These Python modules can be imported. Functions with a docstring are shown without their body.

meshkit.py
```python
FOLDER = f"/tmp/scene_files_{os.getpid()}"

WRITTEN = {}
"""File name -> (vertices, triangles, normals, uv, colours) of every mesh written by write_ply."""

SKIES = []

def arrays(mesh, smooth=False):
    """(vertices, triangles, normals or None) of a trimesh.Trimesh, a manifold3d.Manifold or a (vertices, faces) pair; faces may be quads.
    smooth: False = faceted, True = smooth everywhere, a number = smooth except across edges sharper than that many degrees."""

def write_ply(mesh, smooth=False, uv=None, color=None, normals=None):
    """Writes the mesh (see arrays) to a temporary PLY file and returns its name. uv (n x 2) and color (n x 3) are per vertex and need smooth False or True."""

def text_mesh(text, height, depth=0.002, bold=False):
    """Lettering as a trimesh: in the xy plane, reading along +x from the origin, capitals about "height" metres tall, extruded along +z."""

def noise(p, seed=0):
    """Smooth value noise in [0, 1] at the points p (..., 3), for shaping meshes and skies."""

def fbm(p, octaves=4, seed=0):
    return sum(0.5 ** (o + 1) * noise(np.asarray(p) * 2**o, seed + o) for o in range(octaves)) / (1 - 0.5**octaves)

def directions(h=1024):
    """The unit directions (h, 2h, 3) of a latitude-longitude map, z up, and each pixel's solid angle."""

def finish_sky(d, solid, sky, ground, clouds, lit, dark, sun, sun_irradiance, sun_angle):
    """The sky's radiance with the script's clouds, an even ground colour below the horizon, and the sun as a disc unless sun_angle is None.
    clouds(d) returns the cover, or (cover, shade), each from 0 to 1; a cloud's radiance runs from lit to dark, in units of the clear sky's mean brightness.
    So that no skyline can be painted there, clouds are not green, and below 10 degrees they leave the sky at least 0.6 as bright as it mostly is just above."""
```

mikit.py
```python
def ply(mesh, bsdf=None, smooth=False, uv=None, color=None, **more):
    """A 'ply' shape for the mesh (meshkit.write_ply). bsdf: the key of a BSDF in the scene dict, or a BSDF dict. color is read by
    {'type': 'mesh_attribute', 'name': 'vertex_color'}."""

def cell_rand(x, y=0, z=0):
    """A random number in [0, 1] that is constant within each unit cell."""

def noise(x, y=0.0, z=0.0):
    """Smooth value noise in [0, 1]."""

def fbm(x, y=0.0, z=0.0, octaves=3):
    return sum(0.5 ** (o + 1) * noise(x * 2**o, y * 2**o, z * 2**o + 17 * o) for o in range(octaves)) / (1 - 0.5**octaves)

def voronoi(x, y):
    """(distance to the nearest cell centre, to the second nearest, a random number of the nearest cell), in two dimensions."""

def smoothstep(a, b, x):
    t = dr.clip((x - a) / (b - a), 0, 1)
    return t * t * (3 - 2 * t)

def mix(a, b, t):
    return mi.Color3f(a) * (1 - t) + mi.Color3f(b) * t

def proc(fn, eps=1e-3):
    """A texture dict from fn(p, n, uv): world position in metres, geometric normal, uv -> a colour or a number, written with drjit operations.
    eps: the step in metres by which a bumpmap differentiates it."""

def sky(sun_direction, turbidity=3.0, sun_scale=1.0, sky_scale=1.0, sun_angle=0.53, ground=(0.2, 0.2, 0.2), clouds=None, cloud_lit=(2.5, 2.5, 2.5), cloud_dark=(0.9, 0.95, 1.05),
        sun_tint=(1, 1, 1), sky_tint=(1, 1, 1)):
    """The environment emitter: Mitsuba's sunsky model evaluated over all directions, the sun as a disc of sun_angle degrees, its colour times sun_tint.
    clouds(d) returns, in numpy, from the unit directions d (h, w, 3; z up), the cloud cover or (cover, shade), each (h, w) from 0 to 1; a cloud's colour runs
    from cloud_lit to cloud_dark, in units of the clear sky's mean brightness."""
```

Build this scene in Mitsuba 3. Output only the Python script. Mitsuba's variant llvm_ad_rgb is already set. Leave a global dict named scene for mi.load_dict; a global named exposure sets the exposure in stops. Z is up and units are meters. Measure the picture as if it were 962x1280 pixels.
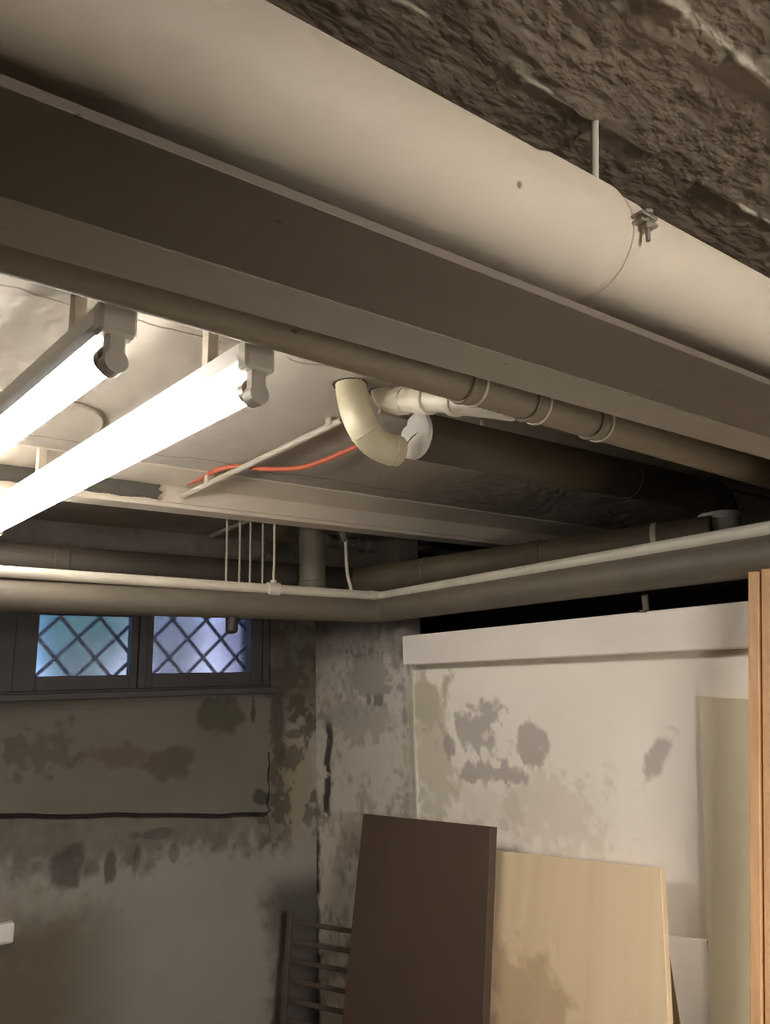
import math, random
import numpy as np, trimesh, mitsuba as mi, drjit as dr, mikit, meshkit
from mikit import noise, fbm, smoothstep, mix, proc
from shapely.geometry import Polygon, box as sbox

T = mi.ScalarTransform4f
scene, labels = {}, {}
rng = np.random.default_rng(7)
random.seed(7)

# ------------------------------------------------------------------ camera, sky, exposure
# world: x along the steel beams, y along the right-hand wall, z up; the lens is the origin, the floor lies 1.6 m below it
F = 940.93
right, down, fwd = np.array([0.8139, -0.5806, -0.0250]), np.array([0.1064, 0.1918, -0.9756]), np.array([0.5712, 0.7913, 0.2178])
m = np.eye(4)
m[:3, 0], m[:3, 1], m[:3, 2] = -right, -down, fwd
scene['camera'] = {'type': 'perspective', 'fov_axis': 'x', 'fov': math.degrees(2 * math.atan(481 / F)), 'near_clip': 0.01, 'far_clip': 200.0, 'to_world': T(m.tolist())}
exposure = 0.0
TUBE = (28.0, 26.6, 24.6)          # radiance of the fluorescent tubes

def cloud(d):
    n = meshkit.fbm(d * np.array([3.0, 3.0, 7.0]), 4, 3)
    return np.clip((n - 0.42) * 4, 0, 1), np.clip((n - 0.55) * 3, 0, 1)

scene['sky'] = mikit.sky((0.35, -0.75, 0.5), turbidity=3.0, sun_scale=2.0, sky_scale=10.5, clouds=cloud, cloud_lit=(0.95, 1.0, 1.6), cloud_dark=(0.8, 0.85, 1.1), sky_tint=(0.48, 0.78, 1.3))

FILL_HIGH, FILL_LOW = 98.0, 165.0              # radiance of the two added fill lights behind the camera
FLOOR, CEIL = -1.6, 0.6
XR, YB, XL, YR, XF = 1.70, 2.92, -2.4, -3.2, 3.6

# ------------------------------------------------------------------ helpers
def numbered(key):
    if key not in scene and key not in labels and not any(k.startswith(key + '__') for k in scene):
        return key
    if labels.get(key, {}).get('kind') == 'structure' and key not in scene: return key
    n = 1
    while True:
        k = f'{key}_{n:03d}'
        if k not in scene and k not in labels and not any(s.startswith(k + '__') for s in scene):
            return k
        n += 1

def thing(name, label, cat, group=None):
    key = numbered(name)
    labels[key] = {'label': label, 'category': cat}
    if group: labels[key]['group'] = group
    return key

def obj(name, mesh, bsdf, parent=None, smooth=False, label=None, kind=None, **more):
    key = numbered((parent + '__' if parent else '') + name)
    scene[key] = mikit.ply(mesh, bsdf, smooth=smooth, **more)
    if label or kind:
        labels[key] = {}
        if label: labels[key]['label'] = label
        if kind: labels[key]['kind'] = kind
    return key

def solo(name, mesh, bsdf, label, cat, group=None, smooth=False, **more):
    key = obj(name, mesh, bsdf, None, smooth, **more)
    labels[key] = {'label': label, 'category': cat}
    if group: labels[key]['group'] = group
    return key

def struct(name, label):
    labels[name] = {'label': label, 'kind': 'structure'}
    return name

def cat(*ms): return trimesh.util.concatenate(ms)

def box(x0, x1, y0, y1, z0, z1, bev=0.0):
    """An axis-aligned box with its edges chamfered by bev."""
    if bev <= 0:
        b = trimesh.creation.box((x1 - x0, y1 - y0, z1 - z0))
        b.apply_translation(((x0 + x1) / 2, (y0 + y1) / 2, (z0 + z1) / 2))
        return b
    pts = []
    for sx, a in ((1, x0), (-1, x1)):
        for sy, b in ((1, y0), (-1, y1)):
            for sz, c in ((1, z0), (-1, z1)):
                pts += [(a, b + sy * bev, c + sz * bev), (a + sx * bev, b, c + sz * bev), (a + sx * bev, b + sy * bev, c)]
    return trimesh.convex.convex_hull(np.array(pts))

def frame_box(origin, ex, ey, ez, dims, bev=0.001):
    """A box spanned from a corner along three unit axes."""
    b = box(0, dims[0], 0, dims[1], 0, dims[2], bev)
    M = np.eye(4); M[:3, 0], M[:3, 1], M[:3, 2], M[:3, 3] = ex, ey, ez, origin
    b.apply_transform(M)
    return b

def catmull(pts, per=12):
    p = np.asarray(pts, float)
    p = np.vstack([2 * p[0] - p[1], p, 2 * p[-1] - p[-2]])
    out = []
    for i in range(1, len(p) - 2):
        t = np.linspace(0, 1, per, endpoint=False)[:, None]
        a, b, c, d = p[i - 1:i + 3]
        out.append(0.5 * (2 * b + (c - a) * t + (2 * a - 5 * b + 4 * c - d) * t**2 + (3 * b - a - 3 * c + d) * t**3))
    return np.vstack(out + [p[-2:-1]])

def rounded(pts, rad, per=10):
    """A polyline whose inner corners are replaced by arcs (quadratic) of about radius rad."""
    p = np.asarray(pts, float); out = [p[0]]
    for a, b, c in zip(p, p[1:], p[2:]):
        u, v = (a - b) / np.linalg.norm(a - b), (c - b) / np.linalg.norm(c - b)
        r = min(rad, 0.49 * np.linalg.norm(a - b), 0.49 * np.linalg.norm(c - b))
        for t in np.linspace(0, 1, per):
            out.append((1 - t)**2 * (b + u * r) + 2 * t * (1 - t) * b + t**2 * (b + v * r))
    return np.vstack(out + [p[-1]])

def sweep(points, radii, n=28, caps=True):
    p = np.asarray(points, float)
    r = np.broadcast_to(np.asarray(radii, float), (len(p),))
    seg = np.diff(p, axis=0); seg /= np.linalg.norm(seg, axis=1, keepdims=True) + 1e-12
    t = np.vstack([seg[:1], seg[:-1] + seg[1:], seg[-1:]]); t /= np.linalg.norm(t, axis=1, keepdims=True) + 1e-12
    a = np.cross(t[0], [0, 0, 1.0] if abs(t[0][2]) < 0.9 else [1.0, 0, 0]); a /= np.linalg.norm(a)
    ang = np.arange(n) * 2 * np.pi / n
    V = []
    for i in range(len(p)):
        a = a - t[i] * a.dot(t[i]); a /= np.linalg.norm(a)
        b = np.cross(t[i], a)
        V.append(p[i] + r[i] * (np.cos(ang)[:, None] * a + np.sin(ang)[:, None] * b))
    V = np.vstack(V)
    F_ = []
    for i in range(len(p) - 1):
        for j in range(n):
            k = (j + 1) % n
            F_ += [(i * n + j, i * n + k, (i + 1) * n + k), (i * n + j, (i + 1) * n + k, (i + 1) * n + j)]
    if caps:
        V = np.vstack([V, p[:1], p[-1:]]); e, L = len(p) * n, (len(p) - 1) * n
        for j in range(n):
            k = (j + 1) % n
            F_ += [(e, k, j), (e + 1, L + j, L + k)]
    return trimesh.Trimesh(V, np.array(F_), process=False)

class Path:
    def __init__(s, pts):
        s.p = np.asarray(pts, float); d = np.linalg.norm(np.diff(s.p, axis=0), axis=1)
        keep = np.r_[True, d > 1e-6]; s.p = s.p[keep]
        s.s = np.r_[0, np.cumsum(np.linalg.norm(np.diff(s.p, axis=0), axis=1))]
        s.L = s.s[-1]
    def at(s, t): return np.stack([np.interp(t, s.s, s.p[:, k]) for k in range(3)], -1)
    def cut(s, a, b, r, n=28):
        t = np.unique(np.r_[a, s.s[(s.s > a) & (s.s < b)], b])
        return sweep(s.at(t), r, n)
    def profile(s, pairs, n=28):
        """pairs of (arc length, radius): a turned profile along the path."""
        return sweep(s.at(np.array([q[0] for q in pairs])), [q[1] for q in pairs], n)
    def collar(s, c, w, r, n=28, bev=0.15):
        a, b = c - w / 2, c + w / 2; e = w * bev
        return s.profile([(a, r * 0.9), (a + 1e-5, r - e), (a + e, r), (b - e, r), (b - 1e-5, r - e), (b, r * 0.9)], n)

def extrude_x(poly, x0, x1):
    """A profile drawn in (y, z), extruded along x."""
    e = trimesh.creation.extrude_polygon(poly, x1 - x0, engine='earcut')
    v = np.array(e.vertices)
    e.vertices = np.stack([v[:, 2] + x0, v[:, 0], v[:, 1]], 1)
    return e

def extrude_y(poly, y0, y1):
    """An outline drawn in (x, z), given depth along y."""
    e = trimesh.creation.extrude_polygon(poly, y1 - y0, engine='earcut')
    v = np.array(e.vertices)
    e.vertices = np.stack([v[:, 0], v[:, 2] + y0, v[:, 1]], 1)
    e.invert()
    return e

def grid_z(x0, x1, y0, y1, step, z, height):
    """A ceiling sheet facing down, its relief height(x, y) hanging down from z."""
    xs, ys = np.linspace(x0, x1, int((x1 - x0) / step) + 2), np.linspace(y0, y1, int((y1 - y0) / step) + 2)
    X, Y = np.meshgrid(xs, ys, indexing='ij')
    V = np.stack([X, Y, z - height(X, Y)], -1).reshape(-1, 3)
    n = len(ys)
    i, j = np.meshgrid(np.arange(len(xs) - 1), np.arange(n - 1), indexing='ij')
    a = (i * n + j).ravel()
    F_ = np.vstack([np.stack([a, a + 1, a + n + 1], 1), np.stack([a, a + n + 1, a + n], 1)])
    return trimesh.Trimesh(V, F_, process=False)

# ------------------------------------------------------------------ materials
def C(r, g, b):
    """A photograph-style sRGB triple as linear reflectance."""
    f = lambda c: (c / 255 / 12.92) if c <= 10 else ((c / 255 + 0.055) / 1.055) ** 2.4
    return [f(r), f(g), f(b)]

def mat(name, color, rough=0.6, bump=None, scale=1.0, eps=1e-3, **k):
    base = proc(color) if callable(color) else {'type': 'rgb', 'value': color}
    b = {'type': 'principled', 'base_color': base, 'roughness': rough, 'specular': k.pop('specular', 0.35), **k}
    if bump is not None:
        b = {'type': 'bumpmap', 'tex': proc(bump, eps), 'scale': scale, 'bsdf': b}
    scene[name] = {'type': 'twosided', 'bsdf': b}
    return name

def blob(u, v, cu, cv, ru, rv, w, k=0.9):
    """1 inside a ragged ellipse, 0 outside; w is a noise value in [0, 1]."""
    d = dr.sqrt(dr.square((u - cu) / ru) + dr.square((v - cv) / rv)) + (w - 0.5) * k
    return 1 - smoothstep(0.62, 1.12, d)

def col_cream(p, n, uv):
    w = fbm(p.x * 9, p.y * 9, p.z * 9)
    return mix(C(214, 203, 186), C(198, 186, 168), w)
mat('cream_paint', col_cream, 0.45)

def col_near_pipe(p, n, uv):
    w = fbm(p.x * 7, p.y * 9, p.z * 9)
    sp = smoothstep(0.0045, 0.002, dr.norm(p - mi.Point3f(0.4315, 0.3905, 0.411))) + 0.5 * smoothstep(0.0025, 0.001, dr.norm(p - mi.Point3f(0.22, 0.389, 0.42)))
    c = mix(C(199, 187, 169), C(187, 173, 154), w)
    return mix(c, C(108, 95, 79), dr.clip(sp, 0, 1) * 0.85)
mat('pipe_cream', col_near_pipe, 0.6, bump=lambda p, n, uv: fbm(p.x * 40, p.y * 40, p.z * 40), scale=0.0012, eps=2e-3)

def col_beam(a, b):
    def f(p, n, uv):
        w = fbm(p.x * 6, p.y * 14, p.z * 14)
        chip = smoothstep(0.955, 0.965, noise(p.x * 60 + 9, p.y * 140, p.z * 30))
        return mix(mix(a, b, w), C(52, 44, 36), chip * 0.6)
    return f
mat('beam_dark', col_beam(C(110, 100, 87), C(99, 89, 78)), 0.55)
mat('beam_light', col_beam(C(157, 149, 133), C(145, 136, 121)), 0.55)  # lighter base stands in for lamp bounce on the narrow beam

def col_ceil_near(p, n, uv):
    w = fbm(p.x * 5, p.y * 18, p.z * 0)
    v = fbm(p.x * 30, p.y * 60, 3.0)
    ridge = smoothstep(0.006, 0.001, dr.abs(p.y - 0.302 + 0.010 * (fbm(p.x * 25, 1.0, 2.0) - 0.5))) * smoothstep(0.42, 0.55, p.x) * smoothstep(0.95, 0.75, p.x)
    ridge2 = smoothstep(0.0035, 0.0008, dr.abs(p.y - 0.442 + 0.02 * (p.x - 0.4) * 0.6 + 0.006 * (fbm(p.x * 30, 4.0, 2.0) - 0.5))) * smoothstep(0.45, 0.6, noise(p.x * 9, 5.0, 1.0))
    c = mix(C(139, 126, 109), C(102, 91, 77), w)
    c = mix(c, C(86, 76, 63), smoothstep(0.55, 0.7, v) * 0.5)
    return mix(c, C(198, 188, 170), dr.clip(ridge * 0.9 + ridge2 * 1.0, 0, 1))
mat('waste_paint', col_beam(C(146, 134, 114), C(133, 121, 102)), 0.5)
mat('ceiling_rough', col_ceil_near, 0.8, bump=lambda p, n, uv: fbm(p.x * 55, p.y * 110, 0.0, octaves=4), scale=0.005, eps=1e-3)

def col_ceil_mid(p, n, uv):
    w = fbm(p.x * 4, p.y * 4, 1.0)
    spots = smoothstep(0.62, 0.72, fbm(p.x * 26, p.y * 26, 4.0))
    c = mix(C(176, 168, 156), C(160, 152, 140), w)
    crack = smoothstep(0.0045, 0.001, dr.abs(p.y - 1.178 + 0.03 * (fbm(p.x * 12, 2.0, 1.0) - 0.5))) * smoothstep(0.3, 0.5, noise(p.x * 7, 1.0, 8.0)) * smoothstep(0.9, 0.6, p.x)
    crack2 = smoothstep(0.006, 0.002, dr.abs(p.y - 1.90 + 0.04 * (fbm(p.x * 8, 7.0, 1.0) - 0.5))) * 0.6
    # darker tone towards the wall of pipes
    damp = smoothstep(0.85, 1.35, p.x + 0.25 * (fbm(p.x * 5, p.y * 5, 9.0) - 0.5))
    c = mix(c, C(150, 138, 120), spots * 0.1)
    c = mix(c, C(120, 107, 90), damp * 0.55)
    return mix(c, C(92, 80, 66), dr.clip(crack + crack2, 0, 1) * 0.8)
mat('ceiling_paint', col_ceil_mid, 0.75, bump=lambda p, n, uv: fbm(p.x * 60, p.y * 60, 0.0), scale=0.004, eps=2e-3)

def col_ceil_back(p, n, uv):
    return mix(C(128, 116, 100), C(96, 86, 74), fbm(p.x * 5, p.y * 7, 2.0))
mat('ceiling_back', col_ceil_back, 0.85, bump=lambda p, n, uv: fbm(p.x * 50, p.y * 50, 0.0), scale=0.004, eps=2e-3)  # darker tone for the bay behind the far beam

def col_right_wall(p, n, uv):
    u, v = p.y, p.z
    w = 0.5 * fbm(u * 11, v * 11, 1.0, octaves=3) + 0.5 * fbm(u * 34, v * 34, 5.0, octaves=3)
    w = dr.clip((w - 0.5) * 1.7 + 0.5, 0, 1)
    big = fbm(u * 3.2, v * 3.2, 6.0)
    c = mix(C(237, 227, 213), C(222, 212, 195), big)
    # paint panel right of the batten is cleaner; the strip towards the corner is mouldy
    left = smoothstep(2.20, 2.23, u)
    c = mix(c, mix(C(199, 189, 174), C(155, 144, 132), smoothstep(0.35, 0.65, w * 0.5 + big * 0.5)), left)
    yel = blob(u, v, 2.12, -0.22, 0.13, 0.28, w, 1.1) * 0.6 + blob(u, v, 2.16, -0.05, 0.1, 0.12, w, 2.0) * 0.25
    c = mix(c, C(157, 147, 109), dr.clip(yel, 0, 1) * 0.75)
    grey = blob(u, v, 1.90, -0.155, 0.115, 0.075, w, 1.5) + blob(u, v, 2.015, -0.22, 0.035, 0.045, w, 1.2) + blob(u, v, 1.655, -0.20, 0.085, 0.065, w, 1.4) \
        + blob(u, v, 1.83, -0.29, 0.10, 0.05, w, 1.6) + blob(u, v, 1.93, -0.30, 0.035, 0.03, w, 1.2) + blob(u, v, 1.74, -0.285, 0.07, 0.035, w, 1.6)
    c = mix(c, C(153, 143, 134), dr.clip(grey, 0, 1) * 0.7)
    grey2 = blob(u + (v + 0.22) * 0.55, v, 1.225, -0.205, 0.035, 0.075, w, 0.9)
    c = mix(c, C(168, 157, 147), grey2 * 0.75)
    faint = blob(u, v, 1.60, -0.37, 0.22, 0.12, w, 1.8) * 0.5 + blob(u, v, 1.83, -0.38, 0.14, 0.08, w, 1.8) * 0.35
    c = mix(c, C(184, 163, 144), faint * 0.6)
    mould_and_tone = blob(u, v, 2.50, 0.02, 0.16, 0.09, w, 1.8) * 0.6 + blob(u, v, 2.60, -0.14, 0.22, 0.07, w, 1.9) * 0.4 + smoothstep(0.06, 0.13, v) * left * 0.7  # mould blobs, plus a darker tone towards the top of the strip
    c = mix(c, C(92, 84, 73), dr.clip(mould_and_tone, 0, 1) * 0.75)
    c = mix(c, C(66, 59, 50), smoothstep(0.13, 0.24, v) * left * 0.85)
    crack = smoothstep(0.035, 0.014, dr.abs(u - 2.80 + 0.06 * (v + 0.3) + 0.05 * (fbm(v * 9, 3.0, 1.0) - 0.5))) * smoothstep(-0.60, -0.5, v) * smoothstep(-0.13, -0.2, v) * smoothstep(0.3, 0.45, w)
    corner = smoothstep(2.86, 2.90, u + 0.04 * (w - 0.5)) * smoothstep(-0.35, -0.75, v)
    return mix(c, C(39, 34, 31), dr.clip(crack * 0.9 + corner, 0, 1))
mat('wall_damp', col_right_wall, 0.8, bump=lambda p, n, uv: fbm(p.y * 22, p.z * 22, p.x * 22), scale=0.004, eps=3e-3)

def col_back_wall(p, n, uv):
    u, v = p.x, p.z
    w = 0.5 * fbm(u * 10, v * 10, 2.0, octaves=3) + 0.5 * fbm(u * 32, v * 26, 5.0, octaves=3)
    w = dr.clip((w - 0.5) * 1.7 + 0.5, 0, 1)
    big = fbm(u * 3.0 + 4, v * 3.0, 6.0)
    c = mix(C(145, 138, 128), C(127, 121, 112), big)
    tan = blob(u, v, 1.58, -0.42, 0.10, 0.22, w, 0.7)
    c = mix(c, C(136, 124, 103), tan * 0.9)
    green = smoothstep(1.47, 1.50, u) * smoothstep(-0.25, -0.05, v + 0.2 * (w - 0.5))
    c = mix(c, C(82, 78, 62), green * 0.85)
    edge = blob(u, v, 1.515, -0.16, 0.035, 0.12, w, 1.4) + blob(u, v, 1.53, -0.29, 0.03, 0.06, w, 1.2) + blob(u, v, 1.56, 0.07, 0.02, 0.12, w, 1.2) * 0.6 + blob(u, v, 1.60, -0.21, 0.05, 0.018, w, 1.0) * 0.7
    c = mix(c, C(45, 41, 35), dr.clip(edge, 0, 1) * 0.85)
    # damp band under the panel, ragged below
    band = smoothstep(-0.66, -0.56, v + 0.16 * (w - 0.5) + 0.06 * (u - 1.0)) * smoothstep(1.62, 1.5, u)
    c = mix(c, C(79, 72, 63), band * (0.45 + 0.4 * w))
    dk = blob(u, v, 0.715, -0.60, 0.065, 0.095, w, 0.9) + blob(u, v, 0.86, -0.62, 0.022, 0.06, w, 1.3) + blob(u, v, 0.95, -0.60, 0.02, 0.06, w, 1.2) * 0.7 + blob(u, v, 1.02, -0.53, 0.09, 0.02, w, 1.5) * 0.7 + blob(u, v, 1.09, -0.60, 0.02, 0.03, w, 1.0) * 0.6
    c = mix(c, C(57, 53, 48), dr.clip(dk, 0, 1) * 0.75)
    brown = smoothstep(1.05, 0.62, u + 0.18 * (big - 0.5)) * smoothstep(-0.62, -0.86, v + 0.16 * (w - 0.5))
    c = mix(c, C(85, 74, 57), brown * 0.8)
    rdg = smoothstep(1.42, 1.56, u + 0.10 * (w - 0.5) + 0.12 * (v + 1.0)) * smoothstep(-0.70, -0.85, v)
    c = mix(c, C(51, 45, 41), rdg * 0.8)
    mid = smoothstep(0.50, 0.66, w) * smoothstep(1.30, 1.48, u) * smoothstep(-0.72, -0.5, v)
    return mix(c, C(68, 60, 48), mid * 0.7)
mat('wall_mouldy', col_back_wall, 0.85, bump=lambda p, n, uv: fbm(p.x * 20, p.z * 20, p.y * 20, octaves=4), scale=0.006, eps=3e-3)

def col_panel(p, n, uv):
    u, v = p.x, p.z
    w = 0.6 * fbm(u * 10 + 3, v * 10, 5.0, octaves=3) + 0.4 * fbm(u * 30, v * 30, 5.0, octaves=3)
    w = dr.clip((w - 0.5) * 1.7 + 0.5, 0, 1)
    c = mix(C(111, 105, 96), C(91, 85, 76), fbm(u * 4, v * 4, 1.0))
    g = blob(u, v, 1.26, -0.14, 0.11, 0.07, w, 1.6) + blob(u, v, 1.08, -0.27, 0.08, 0.07, w, 1.6) * 0.9 + blob(u, v, 0.60, -0.22, 0.10, 0.09, w, 1.8) * 0.7
    c = mix(c, C(62, 59, 44), dr.clip(g, 0, 1) * 0.7)
    r = blob(u, v, 0.87, -0.24, 0.14, 0.05, w, 1.5)
    c = mix(c, C(88, 68, 56), r * 0.6)
    d = blob(u, v, 1.40, -0.12, 0.015, 0.05, w, 1.2) + blob(u, v, 1.43, -0.45, 0.06, 0.03, w, 1.4)
    return mix(c, C(32, 29, 26), dr.clip(d, 0, 1) * 0.7)
mat('panel_render', col_panel, 0.85, bump=lambda p, n, uv: fbm(p.x * 24, p.z * 24, p.y * 24), scale=0.004, eps=3e-3)

mat('concrete_floor', lambda p, n, uv: mix(C(69, 63, 57), C(54, 50, 45), fbm(p.x * 4, p.y * 4, 0.0)), 0.8)
mat('plain_wall', lambda p, n, uv: mix(C(147, 139, 127), C(132, 124, 112), fbm(p.x * 3, p.y * 3, p.z * 3)), 0.8)
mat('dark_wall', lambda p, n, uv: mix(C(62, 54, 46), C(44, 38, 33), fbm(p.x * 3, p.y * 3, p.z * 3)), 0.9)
mat('ledge_paint', lambda p, n, uv: mix(C(226, 216, 203), C(208, 198, 184), fbm(p.y * 5, p.z * 12, p.x)), 0.6)
mat('brown_pipe', lambda p, n, uv: mix(C(93, 84, 67), C(75, 67, 53), fbm(p.x * 8, p.y * 8, p.z * 8)), 0.6)
mat('dark_pipe', lambda p, n, uv: mix(C(89, 80, 66), C(71, 64, 52), fbm(p.x * 8, p.y * 8, p.z * 8)), 0.55)
mat('grey_pipe', lambda p, n, uv: mix(C(102, 98, 90), C(81, 77, 69), fbm(p.x * 14, p.y * 14, p.z * 14)), 0.6)
mat('pale_grey', lambda p, n, uv: mix(C(206, 206, 200), C(176, 176, 170), fbm(p.x * 10, p.y * 10, p.z * 60)), 0.5)
mat('brown_pipe_shaded', lambda p, n, uv: mix(C(59, 52, 43), C(46, 41, 34), fbm(p.x * 8, p.y * 8, p.z * 8)), 0.6)  # shaded copy of the brown pipe colour, for the run the lamps miss
mat('stub_grey', lambda p, n, uv: mix(C(104, 99, 84), C(74, 70, 59), fbm(p.x * 16, p.y * 16, p.z * 16)), 0.6)
mat('black_paint', C(38, 34, 30), 0.5)
mat('beige_pipe', lambda p, n, uv: mix(C(99, 92, 79), C(86, 79, 68), fbm(p.x * 8, p.y * 8, p.z * 14)), 0.55)
mat('white_pipe', lambda p, n, uv: mix(C(198, 190, 174), C(178, 169, 152), fbm(p.x * 12, p.y * 12, p.z * 20)), 0.45)
mat('elbow_cream', lambda p, n, uv: mix(C(226, 218, 190), C(196, 184, 150), fbm(p.x * 22, p.y * 22, p.z * 22)), 0.45)
mat('pale_plastic', lambda p, n, uv: mix(C(234, 227, 208), C(212, 203, 182), fbm(p.x * 20, p.y * 20, p.z * 20)), 0.4)
mat('white_plaster', lambda p, n, uv: mix(C(238, 235, 228), C(220, 216, 208), fbm(p.x * 40, p.y * 40, p.z * 40)), 0.7)
mat('lamp_white', C(226, 220, 208), 0.4)
mat('lamp_grey', C(190, 182, 170), 0.4)
mat('galvanised', C(160, 152, 140), 0.4, metallic=0.7)
mat('dark_metal', C(66, 60, 54), 0.5, metallic=0.3)
mat('orange_plastic', C(196, 104, 76), 0.4)
mat('cable_grey', C(150, 142, 130), 0.6)
def col_frame(p, n, uv): return mix(C(72, 67, 66), C(57, 53, 52), fbm(p.x * 4, p.z * 30, p.y * 4))
mat('window_frame', col_frame, 0.6)
mat('grille_metal', C(190, 192, 214), 0.6)  # pale bluish base carries the bloom of the bright panes
def col_hardboard(p, n, uv):
    return mix(C(81, 65, 54), C(70, 55, 45), fbm(p.y * 5, p.z * 3, p.x * 5))
mat('brown_board', col_hardboard, 0.55)
def col_ply(p, n, uv):
    g = fbm(p.y * 26 + 2 * fbm(p.y * 3, p.z * 2, 1.0), p.z * 2.0, 3.0)
    s = blob(p.y, p.z, 1.60, -0.86, 0.16, 0.14, fbm(p.y * 14, p.z * 14, 2.0, octaves=4), 1.9)  # lower-left shadow painted into the sheet as a soft dark blob
    return mix(mix(C(216, 192, 158), C(204, 178, 142), g), C(150, 122, 84), s * 0.45)
mat('plywood', col_ply, 0.5)
mat('plywood_edge', C(170, 140, 104), 0.7)
mat('khaki_board', lambda p, n, uv: mix(C(210, 198, 168), C(198, 185, 154), fbm(p.y * 8, p.z * 3, 1.0)), 0.6)
mat('white_board', C(226, 218, 204), 0.5)
def col_timber(p, n, uv):
    g = fbm(p.x * 90 + 3 * fbm(p.z * 3, p.x * 20, 2.0), p.y * 90, p.z * 3.0)
    k = smoothstep(0.72, 0.8, noise(p.x * 20, p.y * 20, p.z * 7))
    return mix(mix(C(204, 162, 120), C(174, 132, 92), g), C(120, 80, 48), k * 0.6)
mat('timber', col_timber, 0.6)
mat('slat_wood', lambda p, n, uv: mix(C(84, 72, 62), C(65, 56, 48), fbm(p.x * 30, p.y * 30, p.z * 60)), 0.6)
mat('garden_soil', lambda p, n, uv: mix(C(110, 116, 96), C(90, 98, 76), fbm(p.x * 3, p.y * 3, 0.0)), 0.9)
for nm, c in (('leaf_green', C(96, 160, 150)), ('leaf_pale', C(160, 172, 166)), ('leaf_violet', C(226, 196, 232))):
    scene[nm] = {'type': 'twosided', 'bsdf': {'type': 'diffuse', 'reflectance': {'type': 'rgb', 'value': c}}}
scene['pane_glass'] = {'type': 'roughdielectric', 'int_ior': 1.5, 'alpha': 0.022, 'distribution': 'ggx'}

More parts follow.
